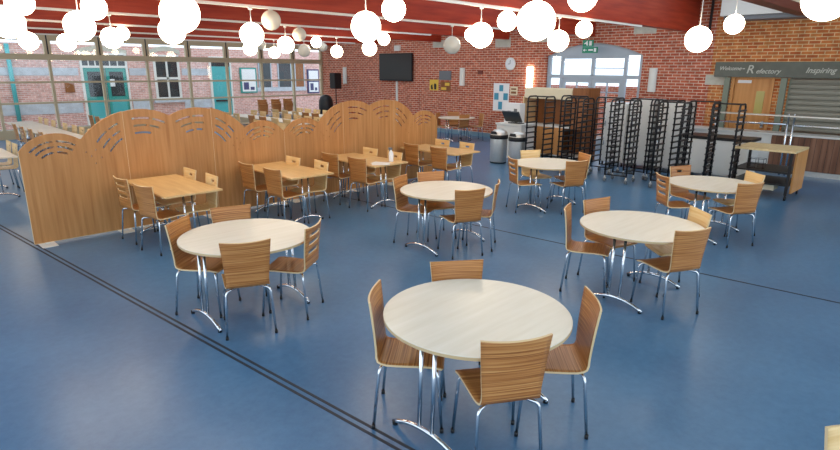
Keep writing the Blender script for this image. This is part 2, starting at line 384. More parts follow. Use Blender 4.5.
# service door, shutter, chalkboard
d = struct(MB().box(XB - .03, XB + .14, 4.66, 4.72, 0, 2.16).box(XB - .03, XB + .14, 3.80, 3.86, 0, 2.16).box(XB - .03, XB + .14, 3.86, 4.66, 2.1, 2.16).build('door_4', M['doorwood']))
lf = MB().box(XB + .04, XB + .085, 3.865, 4.655, .004, 2.095).build('door_leaf', M['doorwood'], d)
part_label(MB().box(XB + .03, XB + .038, 3.98, 4.16, 1.25, 1.8).build('vision_panel', M['visglass'], lf), 'narrow yellowish vision panel')
MB().box(XB + .03, XB + .038, 4.3, 4.6, 1.98, 2.05).build('name_plate', M['paper'], lf)
MB().box(XB + .0, XB + .038, 3.9, 3.96, .95, 1.1).build('door_handle', M['chrome'], lf)
for i, (y0, y1, z0, z1) in enumerate([(4.75, 4.87, .0, 2.11), (3.54, 3.66, .0, 2.11)]):
    tag(MB().box(XB - .1, XB - .004, y0, y1, z0, z1).build('sign_post', M['greygreen']), ['grey green post left of the wooden service door', 'grey green post between the service door and the roller shutter'][i], 'post')
t = thing('roller_shutter', 'closed grey roller shutter above the serving counter', 'shutter', (XB + .1, 1.93, .9))
mb = MB()
for k in range(10):
    z = .004 + k * .1205
    mb.prism([(-.006, z), (-.034, z + .02), (-.04, z + .055), (-.034, z + .09), (-.006, z + .11), (-.006, z + .12), (.01, z + .12), (.01, z)], -1.55, 1.55, 'y')
mb.build('slats', M['shutter'], t)
MB().box(-.05, .02, 1.55, 1.58, 0, 1.21).build('guide_rail', M['greygreen'], t); MB().box(-.05, .02, -1.575, -1.55, 0, 1.21).build('guide_rail', M['greygreen'], t)
t = thing('chalkboard_sign', 'long grey chalkboard sign with chalk lettering over the door and shutter', 'sign', (XB - .13, 2.7, 2.12))
MB().box(0, .125, -2.5, 2.42, 0, .35).build('board', M['board'], t, bevel=.008)
def text(s, size, y, z, shear, parent, name='lettering', m='chalk', x=-.004, ext=.0015, rot=None):
    cu = bpy.data.curves.new(name, 'FONT'); cu.body = s; cu.size = size; cu.shear = shear; cu.extrude = ext; cu.offset = .002
    tmp = bpy.data.objects.new('tmp', cu); COL.objects.link(tmp); bpy.context.view_layer.update()
    me = bpy.data.meshes.new_from_object(tmp.evaluated_get(bpy.context.evaluated_depsgraph_get())); bpy.data.objects.remove(tmp); bpy.data.curves.remove(cu)
    me.materials.clear(); me.materials.append(M[m])
    for v in me.vertices: v.co = (x - v.co.z, -v.co.x, v.co.y)
    me.name = name
    o = bpy.data.objects.new(name, me); COL.objects.link(o); o.parent = parent; o.location = (0, y, z); return o
text('Welcome', .125, 2.32, .16, .35, t); text('-', .2, 1.80, .15, 0, t); text('R', .27, 1.71, .09, .2, t); text('efectory', .15, 1.50, .09, .3, t)
text('Inspiring', .165, .50, .11, .35, t); text('c', .17, -.42, .13, .3, t)

# serving counter
t = thing('serving_counter', 'long serving counter with pale top and brown vertical boarding under the shutter', 'counter', (XB - .3, 2.9, 0))
MB().box(-.36, .2, -3.4, 3.1, .86, .90).build('worktop', M['white'], t, bevel=.006)
part_label(MB().box(-.32, .2, -3.4, .62, .12, .858).build('boarded_front', M['clad'], t), 'brown vertical boards')
part_label(MB().box(-.32, .2, .625, 3.1, .12, .858).build('white_front', M['white'], t), 'white panelled front')
mb = MB()
for k in range(36): mb.box(-.322, -.3195, -3.3 + k * .109, -3.294 + k * .109, .12, .855)
mb.build('board_joints', M['black'], t)
MB().box(-.28, .2, -3.38, 3.08, 0, .118).build('plinth', M['steel'], t)
t = thing('counter_guard_rail', 'chrome guard rail with glass shelf standing in front of the serving counter', 'rail', (14.68, 3.1, 0))
for y in (.0, .11): MB().tube([(0, y, 0), (0, y, 1.36)], .022, 10).build('post', M['chrome'], t)
MB().tube([(0, 1.6, 0), (0, 1.6, 1.3)], .02, 10).build('post', M['chrome'], t); MB().tube([(0, -1.9, 0), (0, -1.9, 1.3)], .02, 10).build('post', M['chrome'], t)
MB().box(-.14, .14, -1.95, 1.65, 1.302, 1.325).build('glass_shelf', M['steel'], t)
MB().tube([(-.02, .13, 1.13), (-.02, 1.62, 1.11)], .022, 10).build('lower_rail', M['chrome'], t)
MB().box(-.02, .02, -1.88, -.02, 1.1, 1.13).build('lower_rail', M['chrome'], t)

# ------------------------------------------------------------------ chairs
PROFILE = [(.215, .432), (.205, .440), (.15, .447), (.08, .447), (0, .443), (-.08, .440), (-.14, .440), (-.175, .446), (-.197, .462), (-.208, .49)]
ZB = [.525, .56, .60, .63, .66, .69, .72, .745, .77, .80, .825, .85, .87]
def yback(z): return -.208 - .06 * ((z - .49) / .38) ** 1.25
def make_shell(name, slots, m, parent, top=.87):
    rows = list(PROFILE) + [(yback(z), z) for z in ZB]
    nb = len(PROFILE)
    cols = [-1, -.8, -.62, -.45, -.25, 0, .25, .45, .62, .8, 1]
    bm = bmesh.new(); uvl = bm.loops.layers.uv.new('UVMap')
    arcl = [0]
    for a, b in zip(rows, rows[1:]): arcl.append(arcl[-1] + math.hypot(b[0] - a[0], b[1] - a[1]))
    def hw(i):
        y, z = rows[i]
        if i < nb: 
            t = i / (nb - 1); w = .205 - .03 * t
            return w - (.02 if i == 0 else 0)
        f = (z - .49) / .38; return .172 + .032 * f
    P = []
    for i, (y, z) in enumerate(rows):
        r = []
        for c in cols:
            f = max(0, (z - .47) / .40)
            yy = y + .03 * c * c * f * (1 if z > .47 else 0)                 # back hollowed across its width
            zz = z - (.012 * c * c if z < .45 else 0) * -1 * .4
            if i == len(rows) - 1: zz -= .010 * (1 - c * c)
            r.append(Vector((c * hw(i), yy, zz)))
        P.append(r)
    nI, nJ = len(rows), len(cols)
    def nrm(i, j):
        a = P[min(i + 1, nI - 1)][j] - P[max(i - 1, 0)][j]; b = P[i][min(j + 1, nJ - 1)] - P[i][max(j - 1, 0)]
        return a.cross(b).normalized()
    th = .0065
    A = [[bm.verts.new(P[i][j] + nrm(i, j) * th) for j in range(nJ)] for i in range(nI)]
    B = [[bm.verts.new(P[i][j] - nrm(i, j) * th) for j in range(nJ)] for i in range(nI)]
    def keep(i, j):
        if i < nb: return True
        zc = (rows[i][1] + rows[i + 1][1]) / 2; cc = abs((cols[j] + cols[j + 1]) / 2)
        return not any(z0 < zc < z1 and cc < w for z0, z1, w in slots)
    K = {(i, j) for i in range(nI - 1) for j in range(nJ - 1) if keep(i, j)}
    uv = {}
    for i in range(nI):
        for j in range(nJ):
            uv[A[i][j]] = uv[B[i][j]] = (P[i][j].x, arcl[i])
    def F(vs, mi):
        f = bm.faces.new(vs); f.material_index = mi; f.smooth = mi == 0
        for l in f.loops: l[uvl].uv = uv[l.vert]
    for (i, j) in K:
        F([A[i][j], A[i][j + 1], A[i + 1][j + 1], A[i + 1][j]], 0); F([B[i][j], B[i + 1][j], B[i + 1][j + 1], B[i][j + 1]], 0)
        for (di, dj, a, b) in ((-1, 0, (i, j), (i, j + 1)), (1, 0, (i + 1, j + 1), (i + 1, j)), (0, -1, (i + 1, j), (i, j)), (0, 1, (i, j + 1), (i + 1, j + 1))):
            if (i + di, j + dj) not in K:
                F([A[a[0]][a[1]], B[a[0]][a[1]], B[b[0]][b[1]], A[b[0]][b[1]]], 1)
    bmesh.ops.recalc_face_normals(bm, faces=bm.faces)
    me = bpy.data.meshes.new(name); bm.to_mesh(me); bm.free(); me.materials.append(m); me.materials.append(M['ply_edge'])
    o = bpy.data.objects.new(name, me); COL.objects.link(o); o.parent = parent
    return o
def leg_path(sx, sy):
    x1, y1 = .185 * sx, (.185 if sy > 0 else -.19)
    base = (.205 * sx, .215 if sy > 0 else -.225, .012)
    pts = [(.10 * sx, y1 * .62, .425), (.15 * sx, y1 * .9, .424)]
    for k in range(1, 5):
        a = math.pi / 2 * k / 4
        pts.append((.15 * sx + .035 * sx * math.sin(a), y1 * .9 + (y1 * .1) * math.sin(a), .424 - .05 * (1 - math.cos(a))))
    pts.append(base); return pts
def make_chair(name, slots, m):
    t = thing(name, '', 'chair')
    make_shell('shell', slots, m, t)
    MB().box(-.12, .12, -.13, .13, .4275, .4335).build('mounting_plate', M['black'], t)
    for sx in (-1, 1):
        for sy in (1, -1):
            p = leg_path(sx, sy)
            l = MB().tube(p, .0105, 8).build('leg', M['chrome'], t)
            MB().tube([(p[-1][0], p[-1][1], 0), (p[-1][0], p[-1][1], .028)], .0125, 8).build('foot_cap', M['black'], l)
    return t
S3 = [(.60, .63, .66), (.69, .72, .66), (.77, .80, .66)]
S1 = [(.77, .80, .34)]
protos = {'plain': make_chair('dining_chair', [], M['zebra']), 'slots': make_chair('dining_chair', S3, M['zebra']), 'handle': make_chair('dining_chair', S1, M['lightply']), 'plainlight': make_chair('dining_chair', [], M['lightply'])}
protos['handlez'] = make_chair('dining_chair', S1, M['zebra'])
used = set()
def chair(kind, x, y, ang, label, group=None, z=0):
    """(x, y) is the middle of the top of the back; ang the compass the sitter faces, degrees from +x"""
    a = R(ang); px, py = x + .25 * math.cos(a), y + .25 * math.sin(a); rz = a - math.pi / 2
    if kind not in used:
        used.add(kind); o = protos[kind]; o.location = (px, py, z); o.rotation_euler = (0, 0, rz); o['label'] = label
        if group: o['group'] = group
        return o
    return dup(protos[kind], (px, py, z), rz, label, group)

# ------------------------------------------------------------------ tables
def leg_frame(parent, mats, ax):
    """two T legs: twin tubes on an arched chrome foot; ax 'x' puts the legs at +-x, feet along y"""
    off = .46 if ax == 'x' else .52
    for s in (-1, 1):
        Q = (lambda a, b, z: (a, b, z)) if ax == 'x' else (lambda a, b, z: (b, a, z))
        pts = []
        for k in range(13):
            u = -1 + 2 * k / 12
            pts.append(Q(s * off, u * .29, .014 + .075 * (1 - abs(u) ** 2.2)))
        lg = MB().tube(pts, .016, 10).build('leg', M['chrome'], parent)
        MB().tube([Q(s * off, -.055, .085), Q(s * (off - .02), -.055, .715)], .0135, 10).tube([Q(s * off, .055, .085), Q(s * (off - .02), .055, .715)], .0135, 10).build('column', M['chrome'], lg)
        MB().tube([Q(s * off, -.275, .0), Q(s * off, -.275, .03)], .018, 8).tube([Q(s * off, .275, .0), Q(s * off, .275, .03)], .018, 8).build('foot_cap', M['black'], lg)
        b = MB()
        p0, p1 = Q(s * (off - .02), 0, 0), None
        b.box(p0[0] - (.03 if ax == 'x' else .14), p0[0] + (.03 if ax == 'x' else .14), p0[1] - (.14 if ax == 'x' else .03), p0[1] + (.14 if ax == 'x' else .03), .69, .715)
        b.build('bracket', M['black'], lg)
def make_round():
    t = thing('round_table', '', 'table')
    n = 64
    MB().lathe([(0, .715), (.596, .715), (.6, .718), (.6, .737)], n, smooth=False).build('edge_band', M['maple_edge'], t)
    MB().lathe([(.6, .737), (.597, .74), (0, .74)], n, smooth=False).build('tabletop', M['maple'], t)
    leg_frame(t, None, 'x'); return t
def make_rect(name, m, lx=.37, ly=.73):
    t = thing(name, '', 'table')
    MB().box(-lx, lx, -ly, ly, .715, .74).build('tabletop', m, t, bevel=.004)
    leg_frame(t, None, 'y')
    MB().box(-.02, .02, -.5, .5, .692, .714).build('rail', M['black'], t)
    return t
RT = [(2.63, 2.11, 'nearest the viewer'), (2.43, 4.72, 'at left in front of the beech screens'), (5.33, 4.85, 'in the middle of the room'),
      (5.49, 2.32, 'right of centre, behind the nearest one'), (8.38, 2.60, 'at right, nearest the serving counter'), (8.20, 5.14, 'in front of the steel bins')]
rt0 = make_round()
for i, (x, y, s) in enumerate(RT):
    lab = 'pale round table on chrome legs ' + s
    if i == 0: rt0.location = (x, y, 0); rt0['label'] = lab; rt0['group'] = 'pale round dining tables'
    else: dup(rt0, (x, y, 0), 0, lab, 'pale round dining tables')
GR = 'plywood chairs at the round tables'
CH = [
 ('plain', 2.30, 1.56, 58, 'striped plywood chair with its back to the viewer at the nearest round table'),
 ('plain', 3.02, 2.63, -125, 'striped plywood chair tucked behind the far edge of the nearest round table'),
 ('plain', 2.18, 2.60, -50, 'striped plywood chair on the left of the nearest round table'),
 ('plain', 3.10, 1.55, 132, 'striped plywood chair on the right of the nearest round table'),
 ('plain', 2.12, 4.15, 66, 'plywood chair with its back to the viewer at the left round table'),
 ('plain', 1.99, 5.21, -52, 'plywood chair on the left of the left round table by the screens'),
 ('plain', 2.62, 5.39, -106, 'plywood chair tucked behind the far edge of the left round table'),
 ('slots', 2.85, 4.22, 125, 'plywood chair with slotted back on the right of the left round table'),
 ('plain', 5.10, 4.25, 67, 'plywood chair with its back to the viewer at the middle round table'),
 ('plain', 5.05, 5.45, -70, 'plywood chair on the left of the middle round table'),
 ('plain', 5.62, 5.42, -115, 'plywood chair behind the far edge of the middle round table'),
 ('plain', 5.70, 4.30, 122, 'plywood chair on the right of the middle round table'),
 ('plain', 5.22, 1.72, 64, 'plywood chair with its back to the viewer at the round table right of centre'),
 ('plain', 5.15, 2.98, -67, 'plywood chair at the left end of the round table right of centre'),
 ('plain', 5.75, 2.97, -106, 'plywood chair behind the far edge of the round table right of centre'),
 ('plainlight', 6.03, 1.94, 138, 'light plywood chair on the far right of the round table right of centre'),
 ('plain', 8.05, 2.04, 60, 'plywood chair with its back to the viewer at the round table nearest the counter'),
 ('slots', 7.78, 3.08, -43, 'plywood chair with slotted back on the left of the round table nearest the counter'),
 ('handlez', 8.77, 3.22, -114, 'plywood chair with handle slot behind the round table nearest the counter'),
 ('plainlight', 8.94, 2.23, 140, 'light plywood chair on the right of the round table nearest the counter'),
 ('plain', 8.03, 4.52, 64, 'plywood chair with its back to the viewer at the round table by the bins'),
 ('slots', 7.50, 5.40, -32, 'plywood chair on the left of the round table by the bins'),
 ('plainlight', 8.52, 5.75, -116, 'light plywood chair behind the round table by the bins'),
 ('plain', 8.88, 4.86, 148, 'plywood chair on the right of the round table by the bins'),
 ('plainlight', 2.71, .11, 228, 'pale plywood chair cut off by the bottom right corner of the photo'),
]
for c in CH: chair(*c, group=GR)

rect0 = make_rect('dining_table', M['beech'])
RX = [(2.87, 'nearest'), (4.63, 'second'), (6.17, 'third'), (8.08, 'farthest')]
for i, (x, s) in enumerate(RX):
    lab = ('beech rectangular table set end on against the screens, %s of four' % s)
    if i == 0: rect0.location = (x, 7.56, 0); rect0['label'] = lab; rect0['group'] = 'beech tables along the screens'
    else: dup(rect0, (x, 7.56, 0), 0, lab, 'beech tables along the screens')
    g = 'plywood chairs at the beech tables'
    tb = '%s beech table by the screens' % s
    chair('slots' if i == 0 else 'plain', x - .55, 7.80, [5, 2, 6, 0][i], 'plywood chair, left side of the %s, screen end' % tb, g)
    chair('plain', x - .52, 7.11, [12, 6, 8, 3][i], 'plywood chair, left side of the %s, aisle end' % tb, g)
    chair('handle', x + [.41, .34, .42, .42][i], 7.86, 180, 'light plywood chair, right side of the %s, screen end' % tb, g)
    chair('handle', x + .42, 7.20, 176, 'light plywood chair, right side of the %s, aisle end' % tb, g)

# bottle and papers on the third beech table
t = thing('spray_bottle', 'white spray bottle with dark trigger on the third beech table', 'bottle', (6.33, 7.03, .7402))
MB().lathe([(0, 0), (.036, 0), (.04, .01), (.04, .13), (.03, .165), (.014, .185), (.014, .2), (0, .2)], 16).build('body', M['paper'], t)
MB().box(-.018, .018, -.02, .05, .2, .235).box(-.008, .008, .03, .045, .165, .2).build('trigger_head', M['grey'], t, bevel=.004)
for k, (dx, dy, rz) in enumerate([(-.1, .02, .4), (-.17, -.06, .9)]):
    o = MB().box(-.105, .105, -.148, .148, 0, .002).build('paper_sheet', M['paper'], loc=(6.2 + dx, 6.98 + dy + .03, .7402 + k * .0021)); o.rotation_euler = (0, 0, rz)
    tag(o, ['lower white paper sheet on the third beech table', 'upper white paper sheet lying askew on the third beech table'][k], 'paper', 'papers on the third beech table')

# ------------------------------------------------------------------ screens
def interp(pts, u):
    for (a, za), (b, zb) in zip(pts, pts[1:]):
        if a <= u <= b:
            t = (u - a) / (b - a); return za + (zb - za) * t
    return pts[-1][1]
W = 1.243
def hump(c, r, top):      # arched crest
    return lambda u: top - (r - math.sqrt(max(0, r * r - (u - c) ** 2)))
def crest(kind):
    lo = hump(.40, .50, 1.42); hi1 = hump(1.45, .95, 1.68)
    if kind == 'A': f = lambda u: max(lo(u), hi1(u))
    elif kind == 'B': f = lambda u: max(hump(.22, .82, 1.68)(u), hump(1.02, .82, 1.67)(u))
    else: f = lambda u: max(lo(W - u), hi1(W - u))
    return f
def ring_slot(c, zc, r, a0, a1, th=.026, n=10, ok=None):
    out = [(c + (r + th / 2) * math.sin(a0 + (a1 - a0) * k / n), zc + (r + th / 2) * math.cos(a0 + (a1 - a0) * k / n)) for k in range(n + 1)]
    inn = [(c + (r - th / 2) * math.sin(a0 + (a1 - a0) * k / n), zc + (r - th / 2) * math.cos(a0 + (a1 - a0) * k / n)) for k in range(n + 1)]
    return out + inn[::-1]
def slots_for(kind):
    S = []
    def hs(c, zc, rs, spans):
        for r, (a0, a1) in zip(rs, spans):
            gaps = 1 if (a1 - a0) * r > .25 else 0
            if gaps:
                m = a0 + (a1 - a0) * .56
                S.append(ring_slot(c, zc, r, a0, m - .02 / r)); S.append(ring_slot(c, zc, r, m + .02 / r, a1))
            else: S.append(ring_slot(c, zc, r, a0, a1))
    if kind in 'AC':
        mir = -1 if kind == 'C' else 1
        c = .40 if mir == 1 else W - .40; c2 = 1.46 if mir == 1 else W - 1.46
        hs(c, .92, (.40, .33, .26), ((-.80, .6), (-.76, .62), (-.7, .5)))
        q = [(-.95, -.42), (-1.0, -.46), (-1.0, -.52)] if mir == 1 else [(.42, .95), (.46, 1.0), (.52, 1.0)]
        hs(c2, .86, (.70, .60, .50), q)
        for (u, z) in ((.86, 1.16), (.80, 1.08), (.92, 1.05), (.74, 1.14), (.84, .98)):
            uu = u if mir == 1 else W - u
            S.append([(uu - .006, z), (uu + .006, z), (uu + .01, z + .022), (uu - .002, z + .022)])
    else:
        hs(.22, .86, (.70, .60, .50), ((-.16, .50), (-.16, .42), (-.18, .26)))
        hs(1.02, .85, (.70, .60, .50), ((-.46, .16), (-.42, .17), (-.36, .16)))
    return S
kinds = ['A', 'B', 'C', 'A', 'B', 'C']
pos = ['first', 'second', 'third', 'fourth', 'fifth', 'sixth']
proto_screen = {}
SX0, SY = 1.40, 8.41
for i, k in enumerate(kinds):
    lab = 'beech screen panel with wavy top and arc slots, %s from the left' % pos[i]
    loc = (SX0 + i * (W + .006), SY, 0)
    if k in proto_screen:
        dup(proto_screen[k], loc, 0, lab, 'beech wave screens'); continue
    t = thing('screen_panel', lab, 'screen', loc, 0, 'beech wave screens')
    f = crest(k); n = 56
    outer = [(0, .035)] + [(W, .035)] + [(W * (1 - j / n), f(W * (1 - j / n))) for j in range(n + 1)]
    plate('panel', outer, slots_for(k), .03, M['screen'], lambda u, v, w: (u, w, v), t)
    mb = MB(); mb.box(-.003, 0, -.016, .016, .035, f(0)); mb.box(W, W + .003, -.016, .016, .035, f(W)); mb.box(0, W, -.014, .014, .028, .0345)
    mb.build('lipping', M['edge'], t)
    for u in (.14, W - .14):
        MB().prism([(u - .09, -.17), (u + .09, -.17), (u + .09, .17), (u - .09, .17)], 0, .008).box(u - .03, u + .03, -.02, .02, .008, .03).build('foot_plate', M['white'], t, bevel=.003)
    proto_screen[k] = t

# ------------------------------------------------------------------ hall behind the screens
hall0 = make_rect('dining_table', M['maple'], .33, .70)
first = [True]
def htable(x, y, lab, rz=0):
    g = 'pale tables in the hall behind the screens'
    if first[0]: first[0] = False; hall0.location = (x, y, 0); hall0.rotation_euler = (0, 0, rz); hall0['label'] = lab; hall0['group'] = g
    else: dup(hall0, (x, y, 0), rz, lab, g)
for k, y in enumerate((14.42, 15.84, 17.26, 18.68)): htable(3.36, y, 'pale table %s in the long row of tables at far left behind the screens' % ['nearest', 'second', 'third', 'farthest'][k])
htable(1.62, 12.5, 'pale table cut off by the left edge of the photo behind the screens')
htable(5.58, 18.4, 'pale table in front of the green double door')
for k, y in enumerate((14.4, 15.82, 17.24)): htable(9.2, y, 'pale table %s in the left row of the packed hall by the window' % ['nearest', 'second', 'farthest'][k])
for k, y in enumerate((15.9, 17.32)): htable(11.1, y, 'pale table %s in the right row of the packed hall by the window' % ['nearer', 'farther'][k])
gh = 'plywood chairs in the hall behind the screens'
od = ['first', 'second', 'third', 'fourth', 'fifth', 'sixth', 'seventh', 'eighth', 'ninth']
for k, (x, y) in enumerate([(3.86, 14.5), (3.86, 15.15), (3.86, 15.75), (3.84, 16.5), (3.84, 17.6), (3.82, 18.26), (3.82, 18.9)]): chair('handle' if k % 2 else 'plainlight', x, y, 180, '%s light chair from the near end, right side of the long pale table row' % od[k], gh)
for k, (x, y) in enumerate([(2.90, 13.95), (2.90, 14.7), (2.87, 15.55), (2.85, 16.3), (2.85, 17.1)]): chair('slots' if k % 2 else 'plain', x, y, 0, '%s brown chair from the near end, left side of the long pale table row' % od[k], gh)
chair('handle', 2.08, 12.62, 180, 'light chair with handle slot at the pale table on the left photo edge', gh)
chair('handle', 2.08, 13.15, 180, 'farther light chair with handle slot at the pale table on the left photo edge', gh)
for k, (x, y) in enumerate([(5.06, 18.9), (5.06, 18.3)]): chair('plain', x, y, 0, '%s orange brown chair at the pale table before the green door' % ['farther', 'nearer'][k], gh)
rows = [
 ('right side of the right hall table row', 180, 11.63, (16.2, 16.75, 17.3, 17.82), ('plainlight', 'handle')),
 ('left side of the right hall table row', 0, 10.56, (15.35, 15.9, 16.5, 17.15, 17.75), ('plain', 'plain', 'handle', 'plainlight', 'plainlight')),
 ('right side of the left hall table row', 180, 9.74, (14.0, 14.5, 15.04, 15.6, 16.3, 17.1, 17.7), ('handle', 'plainlight')),
 ('left side of the left hall table row', 0, 8.66, (14.0, 14.62, 15.3, 15.96, 16.9, 17.5), ('plainlight', 'plainlight', 'plain', 'plain', 'handle', 'plainlight')),
 ('short row just behind the screens', 180, 7.96, (12.5, 13.05, 13.7, 14.3), ('handle', 'plainlight'))]
for nm, a, x, L, kinds2 in rows:
    for k, y in enumerate(L): chair(kinds2[k % len(kinds2)], x, y, a, '%s chair from the near end, %s' % (od[k], nm), gh)
for s, (x, y) in enumerate([(11.75, 20.55), (12.38, 20.6), (12.95, 20.62)]):
    for k in range(3):
        chair('plain', x, y + k * .055, 90, '%s chair of the %s stack of brown chairs against the window wall' % (['bottom', 'middle', 'top'][k], ['left', 'middle', 'right'][s]), 'stacked brown chairs by the window', z=k * .085)
# small table by the back wall
dup(rt0, (14.0, 12.35, 0), 0, 'small pale round table standing by the back brick wall beneath the sconces', 'pale round dining tables')
for x, y, a, s, kk in [(13.82, 13.05, -70, 'left', 'plain'), (13.9, 11.92, 75, 'near', 'plain'), (14.75, 11.9, 150, 'right', 'plain'), (14.55, 13.0, -130, 'far', 'plain')]:
    chair(kk, x, y, a, 'brown chair on the %s side of the round table by the back wall' % s, 'chairs at the round table by the back wall')
# chrome foot of a further table at the right edge
dup(rt0, (9.98, .79, 0), R(-13), 'pale round table outside the right photo edge, only its chrome foot showing', 'pale round dining tables')

# ------------------------------------------------------------------ pendant globes
GL = [(1.71, 0, 's', 1), (1.55, 1, 'L', 1), (2.32, 1, 'L', 1), (2.52, 1, 's', 1), (3.63, 2, 'L', 1), (4.81, 3, 's', 1), (2.95, 3, 'L', 1), (3.65, 3, 'L', 1), (2.62, 4, 'L', 1),
      (2.36, 0, 'L', 1), (3.5, 1, 'L', 1), (4.75, 1, 'L', 1), (5.11, 1, 's', 0), (8.01, 3, 'L', 1), (10.07, 4, 's', 0), (7.24, 2, 'L', 1), (10.55, 4, 'L', 1), (7.61, 2, 's', 0),
      (9.73, 3, 'L', 0), (10.16, 3, 's', 1), (10.9, 3, 'L', 1), (12.54, 4, 's', 0), (4.60, 0, 'L', 1), (5.05, 0, 's', 1), (9.68, 2, 'L', 1), (10.17, 2, 's', 1), (9.47, 1, 'L', 0),
      (10.11, 1, 's', 1), (6.77, 0, 'L', 1), (7.39, 0, 's', 1), (8.86, 0, 'L', 1), (9.69, 0, 's', 1)]
GL[0] = (1.71, 1, 's', 1)
EXTRA = [(4.89, 3.32, 'L'), (5.72, 3.32, 's'), (9.10, 3.32, 'L'), (10.57, 3.32, 's'), (6.05, 1.15, 'L')]
proto_l = {}
def lamp(x, y, size, lit, label, ztop, zc=None):
    rad = .185 if size == 'L' else .155
    zc = zc or (2.745 if size == 'L' else 2.985)
    key = (size, lit, round(ztop, 3), round(zc, 3))
    if key in proto_l: return dup(proto_l[key], (x, y, ztop), 0, label, 'opal globe pendants')
    t = thing('globe_pendant', label, 'pendant lamp', (x, y, ztop), 0, 'opal globe pendants')
    d = zc - ztop
    MB().lathe([(rad * math.sin(math.pi * k / 24), d - rad * math.cos(math.pi * k / 24)) for k in range(25)], 32).build('globe', M['globe'] if lit else M['globe_off'], t)
    MB().tube([(0, 0, d + rad - .004), (0, 0, -.012)], .006, 8).build('rod', M['white'], t)
    MB().lathe([(0, -.03), (.03, -.03), (.035, 0), (0, 0)], 16).build('ceiling_cup', M['white'], t)
    proto_l[key] = t
    return t
byb = {}
for x, b, s, lit in GL: byb.setdefault(b, []).append((x, s, lit))
for b, L in byb.items():
    cnt = {}
    for x, s, lit in sorted(L):
        key = (s, lit); cnt[key] = cnt.get(key, 0) + 1
        lab = '%s %s globe pendant, %s such from the left under the %s red beam' % ('large' if s == 'L' else 'small', 'glowing' if lit else 'unlit greyish', od[cnt[key] - 1], names[b])
        lamp(x * (5.8 / 5.6 if b == 0 else 1), beams_y[b + 1] - .058, s, lit, lab, 3.1495)
for (x, y, s), lab in zip(EXTRA, ['large glowing globe pendant at top centre, left one under the maroon beam', 'small glowing globe pendant cut by the top edge under the maroon beam', 'large glowing globe pendant right of centre under the maroon beam', 'small glowing globe pendant by the white soffit under the maroon beam', '']):
    if y > 2: lamp(x, y, s, 1, lab, 3.4195, 2.70 if s == 'L' else 2.993)
lamp(5.95, 1.18, 'L', 1, 'large glowing globe pendant cut by the top right corner of the photo', ZC - .002, 2.84)

# ------------------------------------------------------------------ things on the back wall
def onwall(name, label, cat, y0, y1, z0, z1, m, d=.03, group=None, bevel=.0):
    return tag(MB().box(XB - d, XB - .001, y0, y1, z0, z1).build(name, M[m], bevel=bevel), label, cat, group)
t = thing('television', 'large black wall mounted television on the brick wall', 'television', (XB - .12, 16.82, 1.8))
MB().box(0, .06, -.94, .94, 0, 1.03).build('casing', M['black'], t, bevel=.01); MB().box(-.004, 0, -.9, .9, .05, .99).build('display', M['screenblack'], t)
MB().box(.06, .115, -.3, .3, .3, .7).build('wall_bracket', M['rack'], t)
onwall('cable_conduit', 'white cable conduit running down the wall below the television', 'conduit', 16.78, 16.87, .2, 1.79, 'white', .04)
onwall('sensor_box', 'small white box on the wall above the television', 'sensor', 16.62, 16.92, 2.92, 3.12, 'white', .08)
for i, (y, z0, z1, on, s) in enumerate([(20.1, 1.62, 2.3, 0, 'left of the television'), (13.43, 1.7, 2.3, 0, 'between the television and the clock'), (10.62, 1.66, 2.34, 1, 'glowing at the left of the arched doorway'), (6.69, 1.7, 2.32, 0, 'right of the arched doorway')]):
    t = thing('wall_sconce', 'tall white wall sconce ' + s, 'wall light', (XB - .002, y, z0), 0, 'tall wall sconces')
    h = z1 - z0
    MB().box(-.02, 0, -.07, .07, .03, h - .03).build('back_plate', M['chrome'], t)
    pts = [(.0 - .1 * math.sin(math.pi * k / 8), .11 * math.cos(math.pi * k / 8)) for k in range(9)]
    MB().prism([(p[0] - .02, p[1]) for p in pts], 0, h).build('diffuser', M['sconce_on' if on else 'sconce'], t)
t = thing('wall_clock', 'round white wall clock on the brick wall', 'clock', (XB - .05, 11.37, 2.43))
MB().lathe([(0, 0), (.2, 0), (.2, .03), (.17, .035)], 32).build('rim', M['white'], t).rotation_euler = (0, -math.pi / 2, 0)
MB().lathe([(.17, .03), (0, .03)], 32).build('dial', M['paper'], t).rotation_euler = (0, -math.pi / 2, 0)
MB().box(-.04, -.034, -.006, .006, 0, .12).build('minute_hand', M['black'], t); MB().box(-.045, -.041, -.006, .085, -.006, .006).build('hour_hand', M['black'], t)
onwall('wall_panel', 'grey square panel on the brick wall above the yellow poster', 'panel', 13.98, 14.55, 1.88, 2.2, 'grey', .03)
t = thing('poster', 'yellow poster with black figures on the brick wall', 'poster', (XB - .012, 14.82, 1.5))
MB().box(0, .0118, -.22, .22, 0, .38).build('sheet', M['yellow'], t); MB().prism([(-.12, .03), (-.02, .03), (0, .2), (-.05, .26), (-.13, .2)], -.003, 0, 'x').prism([(.04, .03), (.14, .03), (.16, .16), (.08, .22)], -.003, 0, 'x').build('print', M['black'], t)
t = thing('poster', 'dark small poster with pale markings right of the yellow poster', 'poster', (XB - .012, 14.25, 1.48))
MB().box(0, .0118, -.25, .25, 0, .34).build('sheet', M['brown'], t); MB().box(-.003, 0, -.2, .02, .2, .3).box(-.003, 0, -.05, .2, .05, .14).build('print', M['yellow'], t)
t = thing('poster', 'tall white poster with blue blocks on the brick wall', 'poster', (XB - .012, 11.73, .92))
MB().box(0, .0118, -.32, .32, 0, .9).build('sheet', M['paper'], t)
mb = MB()
for y0, y1, z0, z1 in ((-.08, .08, .64, .84), (.1, .28, .36, .58), (-.28, -.1, .36, .58), (-.06, .1, .05, .3)): mb.box(-.003, 0, y0, y1, z0, z1)
mb.build('print', M['blue'], t)
